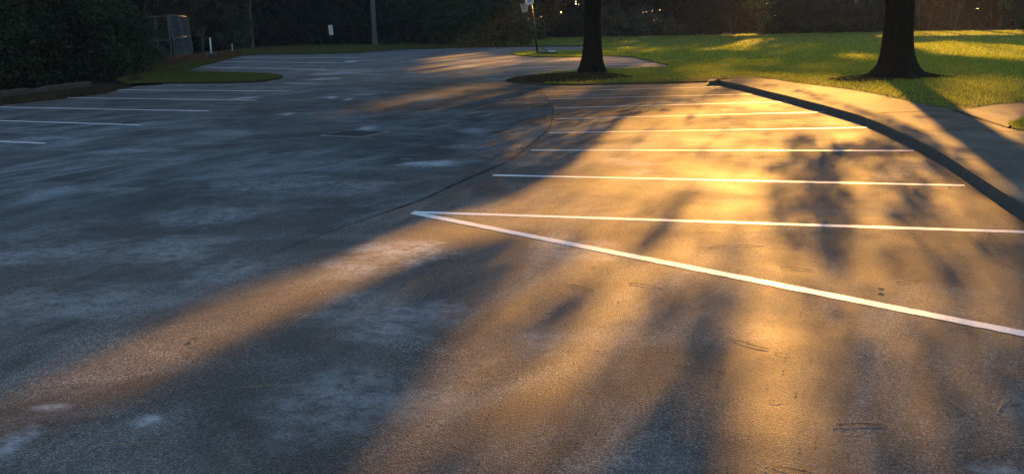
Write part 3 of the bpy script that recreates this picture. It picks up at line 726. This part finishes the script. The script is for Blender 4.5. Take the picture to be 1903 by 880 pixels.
def lawn_z(x, y):
    d = np.full(len(x), 1e9)
    for i in range(len(BX) - 1):
        ax, ay, bx, by = BX[i], BY[i], BX[i + 1], BY[i + 1]; L2 = (bx - ax) ** 2 + (by - ay) ** 2
        t = np.clip(((x - ax) * (bx - ax) + (y - ay) * (by - ay)) / L2, 0, 1); d = np.minimum(d, np.hypot(x - ax - t * (bx - ax), y - ay - t * (by - ay)))
    return np.where(d < .8, ZP, np.clip(ZP - (d - .8) / 3.7 * (ZP - .034), .03, ZP))
gx, gy = [], []
for n_, zone in ((150000, (1, 26, 18, 40)), (60000, (0, 42, 38, 62)), (70000, (-2, 75, 60, 118))):
    a_, b_ = scatter(lawn, n_, zone); gx.append(a_); gy.append(b_)
gx = np.concatenate(gx); gy = np.concatenate(gy)
X, Y = proj(gx, gy, 0.0); vis = (X > -50) & (X < 2000) & (Y > -50); gx, gy = gx[vis], gy[vis]
X, Y = X[vis], Y[vis]
mul = np.zeros(len(gx), bool)
for k in (1, 2): mul |= inpoly(X, Y, [tuple(q) for q in beds[k][0]]) & (RNG.random(len(gx)) < .8)
gx, gy = gx[~mul], gy[~mul]
dist = np.hypot(gx, gy)
blades('grass', gx, gy, lawn_z(gx, gy), np.where(dist < 40, .055, .07), np.where(dist < 40, .010, np.where(dist < 62, .03, .05)), M['grass'], 'mown lawn grass beyond the stalls and the footpath')
for poly, n_, z_, mt, lab, w_ in ((isl, 9000, .035, 'grass', 'short grass on the island around the basketball hoop', .02), (isl_l, 42000, .035, 'grass_dry', 'yellowish grass on the left verge between the two rows of stalls', .012),
                              (verge_f, 60000, .02, 'grass_dry', 'dim rough grass strip in front of the dark wood', .03)):
    a_, b_ = scatter(poly, n_); blades('grass', a_, b_, np.full(len(a_), z_), .06, w_, M[mt], lab)
pb = [P(*q) for q in beds[0][0]]
a_, b_ = scatter(pb, 26000); blades('pine_straw', a_, b_, np.full(len(a_), .045), .05, .02, M['strawb'], 'red brown pine straw and weeds in front of the chain link gate', tips=2.5)
pb = [P(*q) for q in beds[1][0]]; pb2 = [P(*q) for q in beds[2][0]]
for q_, lab in ((pb, 'dead leaves and mulch round the slim oak'), (pb2, 'dead leaves between the roots of the thick oak and the path')):
    a_, b_ = scatter(q_, 9000); zz = lawn_z(a_, b_) if q_ is pb2 else np.full(len(a_), .05)
    c_ = np.stack([a_, b_, zz + .012], 1); o = npmesh('leaf_litter', leaf_quads(c_, .05, .6), 4, M['litter'], None, RNG.random(len(a_))); tag(o, lab, kind='stuff')
# grass tuft by the path at the right edge
tp = [P(x, y, ZP) for x, y in [(1874, 229), (1885, 224), (1903, 220), (1960, 214), (1960, 244), (1903, 243), (1880, 239)]]
sheet_xy('grass_corner', ragged(tp, .08, .02, True, 9), M['lawn'], ZP + .006)
a_, b_ = scatter(tp, 5000); blades('grass', a_, b_, np.full(len(a_), ZP), .05, .006, M['grass'], 'small grassy corner where the two paths meet at the right edge')
# fallen leaves and dirt along the left edge of the lot
ed = [P(*q) for q in [(0, 196), (60, 190), (130, 182), (200, 172), (250, 158), (200, 160), (120, 168), (0, 176), (-60, 185), (-60, 205)]]
a_, b_ = scatter(ed, 9000); c_ = np.stack([a_, b_, np.full(len(a_), .015)], 1)
o = npmesh('leaf_litter', leaf_quads(c_, .05, .6), 4, M['litter'], None, RNG.random(len(a_)) * .7); tag(o, 'dark leaf litter along the left edge of the stalls', kind='stuff')
# grit scattered on the paving
nn = 5200
x = RNG.uniform(0, 1903, nn); y = 150 + 730 * RNG.random(nn) ** .9
c_ = np.array([list(P(a, b)) for a, b in zip(x, y)]); c_[:, 2] = .012
s_ = .0012 + RNG.uniform(0, 1.0, nn) ** 5 * .006
Vg = []
base_t = np.array([[1, 0, -.3], [-.5, .87, -.3], [-.5, -.87, -.3], [0, 0, .5]]); tri = [(0, 1, 3), (1, 2, 3), (2, 0, 3)]
for i in range(nn):
    a = RNG.uniform(0, 6.28); ca, sa = math.cos(a), math.sin(a); q = base_t * s_[i] * RNG.uniform(.6, 1.3, (4, 1))
    q = np.stack([q[:, 0] * ca - q[:, 1] * sa, q[:, 0] * sa + q[:, 1] * ca, q[:, 2]], 1) + np.array([c_[i][0], c_[i][1], .006 + s_[i] * .2])
    for t in tri: Vg += [q[t[0]], q[t[1]], q[t[2]]]
o = npmesh('grit', np.array(Vg), 3, M['pebble'], None); tag(o, 'fine dark grit and bark crumbs scattered over the paving', kind='stuff')

# ------------------------------------------------------------------ objects
def on(px, py, z=0.0): return P(px, py, z)
# basketball hoop
hp = on(999, 101, .035); sc = mpp(hp) / math.cos(PITCH) * 1.0
hoop = empty('basketball_hoop', hp); tag(hoop, 'portable basketball hoop leaning a little on the grass island', 'basketball hoop')
k = sc            # metres per photo pixel at the hoop
top = V3((-14.5 * k + 1.2 * k, 0, 92 * k)); pole_top = V3((-11 * k, 0, 100 * k))
b_ = MB(); b_.tube([(0, 0, .06), (-5 * k, 0, 45 * k), pole_top], [.052, .045, .04], 10); b_.build('pole', M['black'], hoop, True)
b_ = MB(); b_.box((17 * k, 0, .07), (36 * k, .62, .10)); bo = b_.build('base', M['basegrey'], hoop, bevel=.03)
b_ = MB(); b_.box((26 * k, -.05, .135), (14 * k, .42, .04)); b_.build('ballast_bag', M['white'], hoop, bevel=.015)
for dy in (-.22, .22):
    b_ = MB(); b_.tube([(-1.2 * k, 0, 16 * k), (20 * k, dy, .12)], .018, 7); b_.build('brace', M['black'], hoop, True)
bb = MB()   # backboard, fan shaped with cut corners, facing left and towards the lot
ang = R(24); ca, sa = math.cos(ang), math.sin(ang)
def bbpt(u, z, o=0): return (-14 * k + ca * u + sa * o * 1, -.10 - sa * u * 0.9 + ca * -o, 86 * k + z)
prof_b = [(-7.5 * k, 3 * k), (-5 * k, 0), (5.5 * k, 0), (8.5 * k, 4 * k), (8.5 * k, 24 * k), (-7.5 * k, 24 * k)]
nb = len(prof_b); V = [bbpt(u, z, 0) for u, z in prof_b] + [bbpt(u, z, .04) for u, z in prof_b]
bb.add(V, [tuple(range(nb)), tuple(range(2 * nb - 1, nb - 1, -1))] + [(i, nb + i, nb + (i + 1) % nb, (i + 1) % nb) for i in range(nb)])
bo = bb.build('backboard', M['white'], hoop)
sq = MB()
for u0_, u1_, z0_, z1_ in ((-3.2, -2.2, 5, 15), (3.2, 4.2, 5, 15), (-2.2, 3.2, 5, 6.3), (-2.2, 3.2, 13.7, 15), (-1, 2, 7.5, 12)):
    V = [bbpt(u * k, z * k, .045) for u, z in ((u0_, z0_), (u1_, z0_), (u1_, z1_), (u0_, z1_))] + [bbpt(u * k, z * k, .052) for u, z in ((u0_, z0_), (u1_, z0_), (u1_, z1_), (u0_, z1_))]
    sq.add(V, [(0, 1, 2, 3), (7, 6, 5, 4), (0, 4, 5, 1), (1, 5, 6, 2), (2, 6, 7, 3), (3, 7, 4, 0)])
o = sq.build('target_marking', M['blue'], bo)
rc = V3((-22 * k, -.38, 88 * k)); RR = .23
b_ = MB(); b_.tube([(rc.x + RR * math.cos(t), rc.y + RR * math.sin(t), rc.z) for t in [2 * math.pi * i / 24 for i in range(25)]], .010, 6, False)
b_.tube([(-13 * k, -.12, 86.5 * k), (rc.x + RR * .9, rc.y + .1, rc.z)], .02, 6); rim = b_.build('rim', M['rim'], hoop, True)
b_ = MB(); NS = 10
for i in range(NS):
    for sgn in (1, -1):
        pts_ = []
        for j in range(6):
            t = 2 * math.pi * (i + sgn * j * .5) / NS; r_ = RR * (1 - .10 * j) * (.97 if j else 1); pts_.append((rc.x + r_ * math.cos(t), rc.y + r_ * math.sin(t), rc.z - j * .085))
        b_.tube(pts_, .0085, 4, False)
o = b_.build('net', M['net'], rim); 

# white sign on a stake
sp = on(618, 84, .02); k = mpp(sp); sg = empty('sign_post', sp); tag(sg, 'small narrow white sign on a thin dark stake in the far verge', 'sign')
b_ = MB(); b_.box((0, .02, .85), (.05, .04, 1.75)); b_.build('stake', M['black'], sg)
tilt = Matrix.Rotation(R(-4), 3, 'Y')
b_ = MB(); b_.box((-1.5 * k, -.02, 26.5 * k), (7.2 * k, .02, 17 * k), ax=tilt); pan = b_.build('panel', M['white'], sg)
b_ = MB()
for (u, z, w_, h_) in ((0, 6.0, 2.0, .35), (-.6, 5.2, .5, .9), (.6, 5.2, .5, .9), (0, 4.6, 1.8, .3), (0, 2.6, 3.9, .55), (-.9, 1.9, 1.1, .5), (.9, 1.9, 1.1, .5), (-.3, .2, .9, .5), (.1, -.7, 1.8, .45), (0, -1.7, 1.4, .8), (.7, -2.6, 1.0, .5),
                       (-.7, -3.0, .6, .9), (.1, -3.6, 1.7, .5), (0, -5.2, 1.9, .4), (-.7, -5.9, .5, .8), (.7, -5.9, .5, .8), (0, -6.6, 1.8, .35)):
    c_ = V3((-1.5 * k, -.034, 26.5 * k)) + tilt @ V3((u * k, 0, z * k)); b_.box(c_, (w_ * k, .004, h_ * k), ax=tilt)
o = b_.build('lettering', M['ink'], pan)

# chain link fence and gate
def chain(name, corners, par, step=.17, r=.0020):
    A, B, C_, D = [V3(c) for c in corners]     # bottom left, bottom right, top right, top left
    W_, H_ = (B - A).length, (D - A).length; b_ = MB()
    def at(u, v): 
        u = min(max(u, 0), 1); v = min(max(v, 0), 1); return A.lerp(B, u).lerp(D.lerp(C_, u), v)
    n_ = int((W_ + H_) / step)
    for i in range(1, n_):
        s = i * step
        p0 = (s / W_, 0) if s < W_ else (1, (s - W_) / H_); p1 = (0, s / H_) if s < H_ else ((s - H_) / W_, 1)
        b_.tube([at(*p0), at(*p1)], r, 3, False); b_.tube([at(1 - p0[0], p0[1]), at(1 - p1[0], p1[1])], r, 3, False)
    return b_.build(name, M['galv'], par)
fA = on(273, 112); fB = on(297, 108); fC = on(321, 114)
fl = empty('chain_link_fence', fC); tag(fl, 'grey chain link fence panel left of the open gate, overgrown with vines', 'fence')
H = 78 * mpp(fC)
def rel(p, o): return V3(p) - V3(o)
for q, hh in ((fA, H), (fB, H * .98), (fC, H)):
    a = rel(q, fC); b_ = MB(); b_.tube([a - V3((0, 0, .05)), a + V3((-.06, 0, hh))], .038 if q is not fB else .026, 8); b_.build('post', M['galv'], fl, True)
for f_ in (.98, .46):
    b_ = MB(); b_.tube([rel(fA, fC) + V3((-.03, 0, H * f_)), V3((-.03, 0, H * f_))], .026, 7); b_.build('rail', M['galv'], fl, True)
chain('mesh', [rel(fA, fC) + V3((0, .03, .06)), V3((0, .03, .06)), V3((-.04, .03, H * .97)), rel(fA, fC) + V3((-.04, .03, H * .97))], fl)
gA = on(327, 110); gB = on(358.5, 98.5)
gt = empty('chain_link_gate', gA); tag(gt, 'tall open chain link gate with a middle rail, swung back towards the wood', 'gate')
Hg = 74 * mpp(gA); gb = rel(gB, gA); lf = V3((-.25, 0, 0)); up_ = V3((0, 0, 1))
def gp(u, v): return gb * u + V3((-.16 * v, 0, .04 + Hg * v))
b_ = MB(); b_.tube([gp(0, 0), gp(0, 1), gp(1, 1), gp(1, 0), gp(0, 0)], .034, 8); b_.build('frame', M['galv'], gt, True)
b_ = MB(); b_.tube([gp(0, .45), gp(1, .47)], .026, 7); b_.build('rail', M['galv'], gt, True)
b_ = MB(); b_.tube([gp(.5, 0), gp(.5, 1)], .022, 7); b_.build('stile', M['galv'], gt, True)
b_ = MB(); b_.box(gp(.5, .46), (.12, .08, .22)); b_.build('latch', M['galv'], gt)
chain('mesh', [gp(0, 0), gp(1, 0), gp(1, 1), gp(0, 1)], gt)
# white pipe standing in a dark drum
dp = on(393, 109); k = mpp(dp); dr = empty('drum', dp); tag(dr, 'low dark green drum with a flat grey lid beside the straw bed', 'drum')
b_ = MB(); b_.tube([(0, 0, -.03), (0, 0, .02), (0, 0, 7.5 * k), (0, 0, 8.4 * k)], [8.6 * k, 8.8 * k, 8.4 * k, 8.4 * k], 24); b_.build('body', M['drum'], dr, True)
b_ = MB(); b_.tube([(0, 0, 8.5 * k), (0, 0, 9.6 * k)], [10 * k, 9.6 * k], 24); b_.build('lid', M['lidm'], dr)
pp_ = empty('vent_pipe', dp + V3((.3 * k, 0, 9.6 * k))); tag(pp_, 'white pipe standing upright on the lid of the drum', 'pipe')
b_ = MB(); b_.tube([(0, 0, 0), (0, 0, 25 * k)], 1.25 * k, 12); b_.build('tube', M['pvc'], pp_, True)
b_ = MB(); b_.tube([(0, 0, 24.6 * k), (0, 0, 26.2 * k)], 1.6 * k, 12); b_.build('cap', M['pvc'], pp_)
st = on(432, 95); k = mpp(st); b_ = MB(); b_.tube([(0, 0, -.05), (.0, 0, 5 * k), (.15 * k, 0, 13 * k)], [.8 * k, .75 * k, .6 * k], 8); o = b_.build('stake', M['pvc'], None, True); o.location = st
o.name = 'marker_stake'; tag(o, 'short white marker stake above the red straw, right of the pipe', 'stake')
# bare saplings beside the gate
for (x, y, h_, l_, lab) in ((378, 100, 42, 4, 'thin bare sapling between the open gate and the white pipe'), (852, 84, 40, -3, 'thin pale bare sapling in front of the dusty bush')):
    q = on(x, y); k = mpp(q); b_ = MB(); b_.tube([(0, 0, -.05), (0, 0, h_ * .4 * k), (l_ * k, 0, h_ * k)], [.05, .04, .018], 6)
    b_.tube([(.2 * l_ * k, 0, h_ * .55 * k), (-l_ * 1.3 * k, 0, h_ * .95 * k)], [.025, .012], 5)
    o = b_.build('sapling', M['thinbark'], None, True); o.location = q; tag(o, lab, 'sapling')
# timber edging at left
for (a, b, lab) in (((16, 180), (171, 162.5), 'long weathered timber edging, its cut end facing the stalls'), ((-60, 184), (15, 179.5), 'short piece of weathered timber edging at the left edge')):
    A, B = on(*a), on(*b); L = (B - A).length; an = math.atan2((B - A).y, (B - A).x); mb = MB(); n_ = 14; V = []
    rr = random.Random(int(a[0]) + 99)
    for i in range(n_ + 1):
        x_ = L * i / n_; dz = rr.uniform(-.012, .012) - (.06 if 3 < i < 6 else 0) * (a[0] > 0); dy = rr.uniform(-.01, .01)
        V += [(x_, dy, -.02), (x_, dy + .005, .15 + dz), (x_, dy + .02, .172 + dz), (x_, .19 + dy, .172 + dz), (x_, .20 + dy, -.02)]
    Fc = [(i * 5 + j, (i + 1) * 5 + j, (i + 1) * 5 + j + 1, i * 5 + j + 1) for i in range(n_) for j in range(4)] + [tuple(range(5)), tuple(n_ * 5 + j for j in range(4, -1, -1))]
    mb.add(V, Fc); o = mb.build('landscape_timber', M['timber']); o.location = A; o.rotation_euler = (0, 0, an); tag(o, lab, 'timber', 'timber edging along the left of the lot')
# dark mound
mp_ = on(254, 153); k = mpp(mp_); me_v = []; me_f = []; n1, n2 = 26, 9; rr = random.Random(5)
for i in range(n2 + 1):
    f_ = i / n2
    for j in range(n1):
        a = 2 * math.pi * j / n1; r_ = (1 - f_) * (1 + .12 * math.sin(3 * a + 1) + rr.uniform(-.03, .03)); hz = .5 * (1 + math.cos(math.pi * (1 - f_))) 
        me_v.append((r_ * 21 * k, r_ * 0, 0) if False else (math.cos(a) * r_ * 21 * k, math.sin(a) * r_ * .5, .03 + hz * 11 * k * (1 + rr.uniform(-.04, .04))))
me_f = [(i * n1 + j, i * n1 + (j + 1) % n1, (i + 1) * n1 + (j + 1) % n1, (i + 1) * n1 + j) for i in range(n2) for j in range(n1)]
o = raw('mulch_mound', me_v, me_f, M['dirt'], None, True); o.location = mp_; tag(o, 'low dark mound of earth and mulch at the left end of the verge', 'mound')
# storm drain
cs = [on(593.5, 253), on(647, 243), on(725.5, 245.4), on(673, 255.8)]
cc = (cs[0] + cs[1] + cs[2] + cs[3]) / 4; cc.z = .0
dn = empty('storm_drain', cc); tag(dn, 'square iron storm drain grate sunk in the driveway', 'drain')
inn = [cc + (c - cc) * .90 for c in cs]
b_ = MB()
for i in range(4):
    j = (i + 1) % 4; q = [cs[i] - cc, cs[j] - cc, inn[j] - cc, inn[i] - cc]
    V = [(p.x, p.y, .004) for p in q] + [(p.x, p.y, .013) for p in q]; b_.add(V, [(4, 5, 6, 7), (0, 1, 5, 4), (1, 2, 6, 5), (2, 3, 7, 6), (3, 0, 4, 7)])
b_.build('frame', M['ironrim'], dn)
b_ = MB(); V = [(p.x, p.y, .0075) for p in [c - cc for c in inn]]; b_.add(V, [(0, 1, 2, 3)]); b_.build('pit_shade', M['black'], dn)  # flat black sheet painting the darkness under the grate
b_ = MB()
for i in range(1, 12):
    a = inn[0].lerp(inn[1], i / 12) - cc; c_ = inn[3].lerp(inn[2], i / 12) - cc; b_.tube([(a.x, a.y, .011), (c_.x, c_.y, .011)], .009, 4)
b_.build('grate', M['iron'], dn)

# pine needles, twigs and leaves lying on the stalls
def needles(pts, mat='twig', n=3, lab='', seed=0, w=.0009):
    rr = random.Random(seed); A = on(*pts[0]); mb = MB(); b3 = [on(*q) - A for q in pts]
    base = [b3[0] * (1 - t) ** 2 + b3[1] * 2 * t * (1 - t) + b3[2] * t * t for t in [i / 8 for i in range(9)]]
    for j in range(min(n, 3)):
        ofs = rr.uniform(-.006, .006) * j; q = []
        for i, p in enumerate(base):
            t = i / (len(base) - 1); nx = V3((-(base[-1]).y, base[-1].x, 0)).normalized() if base[-1].length > 0 else V3((0, 1, 0))
            q.append(p + nx * (ofs * t * 2 + rr.uniform(-.001, .001)) + V3((0, 0, .0045 + .004 * math.sin(math.pi * t))))
        mb.tube(q, [w] * (len(q) - 1) + [w * .5], 5)
    mb.tube([base[0] + V3((0, 0, .0045)), base[1].lerp(base[0], .2) + V3((0, 0, .005))], w * 1.7, 6)
    o = mb.build('pine_needles', M[mat], None); o.location = A; tag(o, lab, 'pine needles', 'fallen pine needles on the stalls')
ND = [([(1105, 542), (1085, 534), (1050, 530)], 'twig', 2, 'curved dark needle below the diagonal line, left of centre'), ([(1230, 537), (1200, 530), (1170, 526)], 'twig', 2, 'straight needle pair in the bright streak under the diagonal line'),
      ([(1315, 461), (1365, 455), (1420, 458)], 'twig', 3, 'long needles just above the diagonal line near its middle'), ([(1300, 434), (1320, 432), (1342, 434)], 'twig', 1, 'short needle just under the long horizontal line'),
      ([(1450, 496), (1480, 499), (1512, 503)], 'twig', 2, 'slightly bent needle touching the upper side of the diagonal line'), ([(1350, 627), (1385, 640), (1430, 650)], 'twig', 3, 'dark needle bundle in the golden streak, sloping down right'),
      ([(1348, 692), (1300, 687), (1255, 681)], 'twig', 4, 'needle bundle left of the golden streak'), ([(1548, 793), (1590, 786), (1650, 792)], 'twig', 5, 'thick arched needle bundle in the golden light near the bottom'),
      ([(1812, 778), (1785, 762), (1760, 742)], 'twigpale', 3, 'forked pale needles in the shade near the right edge'), ([(1852, 768), (1858, 752), (1874, 742)], 'twigpale', 3, 'small curled pale needles close to the right edge'),
      ([(1790, 850), (1840, 851), (1888, 838)], 'twig', 4, 'long reddish needle bundle in the lower right corner'), ([(1435, 866), (1470, 874), (1510, 879)], 'twig', 4, 'needle bundle cut by the bottom edge of the view'),
      ([(778, 630), (805, 629), (838, 621)], 'twig', 1, 'single dark twig in the bluish shade left of centre'), ([(560, 715), (500, 718), (435, 722)], 'twigpale', 1, 'faint straight needle in the shade at lower left'),
      ([(185, 829), (240, 826), (305, 820)], 'twigpale', 1, 'long yellowish needle in the lower left corner'), ([(1195, 324), (1215, 322), (1235, 323)], 'twig', 1, 'small needle left of the second line in the golden light'),
      ([(1200, 338), (1220, 334), (1240, 336)], 'twig', 2, 'crossed needles just under the second line'), ([(1845, 621), (1805, 615), (1762, 611)], 'twig', 2, 'red brown needle just under the right end of the diagonal line'),
      ([(1665, 525), (1690, 526), (1712, 521)], 'twig', 2, 'needle in the shade above the diagonal line'), ([(1860, 497), (1880, 499), (1903, 500)], 'twig', 1, 'thin needle at the right edge above the diagonal line'),
      ([(1715, 433), (1740, 434), (1752, 438)], 'twig', 1, 'short needle just under the long horizontal line at right'), ([(1430, 745), (1440, 748), (1456, 745)], 'twigpale', 1, 'tiny pale needle in the golden streak'),
      ([(1228, 378), (1222, 388), (1210, 398)], 'twig', 1, 'thin needle between the second line and the long line'), ([(1560, 812), (1580, 813), (1600, 812)], 'twig', 1, 'short straight needle under the thick arched bundle'),
      ([(1440, 655), (1452, 660), (1470, 661)], 'twig', 1, 'small needle right of the dark bundle in the golden streak')]
for i, (p_, mt, n_, lab) in enumerate(ND): needles(p_, mt, n_, lab, 700 + i)
LF = [(1637, 541, .035, 'curled pale dead leaf above the diagonal line'), (1697, 405, .030, 'curled tan leaf above the long line at right'), (1578, 431, .022, 'tiny pale leaf just under the long line'), (1490, 413, .02, 'small pale leaf on the long line'),
      (1195, 317, .018, 'small leaf above the second line'), (1872, 541 - 130, .02, 'small leaf near the foot of the kerb'), (1860, 312, .03, 'small pale leaf lying on the footpath'), (1608, 307, .02, 'tiny leaf between two lines in front of the kerb'),
      (1035, 368, .022, 'small pale leaf beside the tip of the white lines'), (360, 632, .028, 'white crumb in the left streak of light'), (775, 556, .02, 'small leaf in the shade under the left streak'), (1765, 350, .02, 'pale leaf at the right end of the second line')]
for i, (x, y, s_, lab) in enumerate(LF):
    onp = x in (1860,); q = on(x, y, ZP if onp else 0); rr = random.Random(i); mb = MB(); V = []; nn_ = 7
    for a in range(nn_):
        t = a / (nn_ - 1); wd_ = math.sin(math.pi * min(max(t, .04), .97)) ** .8 * s_ * .32
        for e in (-1, 0, 1): V.append((s_ * (t - .5) * 2 * .8, e * wd_, .008 + abs(e) * wd_ * .9 + .25 * s_ * (t - .5) ** 2 * 4))
    Fc = [(a * 3 + e, a * 3 + e + 1, (a + 1) * 3 + e + 1, (a + 1) * 3 + e) for a in range(nn_ - 1) for e in range(2)]
    mb.add(V, Fc); o = mb.build('dead_leaf', M['deadleaf'], None, True); o.location = q; o.rotation_euler = (0, 0, rr.uniform(0, 6.28)); tag(o, lab, 'leaf', 'dead leaves lying on the paving')

# ------------------------------------------------------------------ morning mist
HAZE = 0.00035
if HAZE > 0:
    b_ = MB(); b_.box((15, 55, 14), (300, 240, 34)); o = b_.build('haze', None); tag(o, 'thin morning mist', kind='stuff')
    mm = bpy.data.materials.new('mist'); mm.use_nodes = True; t = mm.node_tree
    t.nodes.remove(t.nodes['Principled BSDF']); v = t.nodes.new('ShaderNodeVolumePrincipled')
    v.inputs['Color'].default_value = (.85, .88, .9, 1); v.inputs['Density'].default_value = HAZE; v.inputs['Anisotropy'].default_value = .25
    out = [x for x in t.nodes if x.type == 'OUTPUT_MATERIAL'][0]; t.links.new(v.outputs[0], out.inputs['Volume'])
    o.data.materials.append(mm)
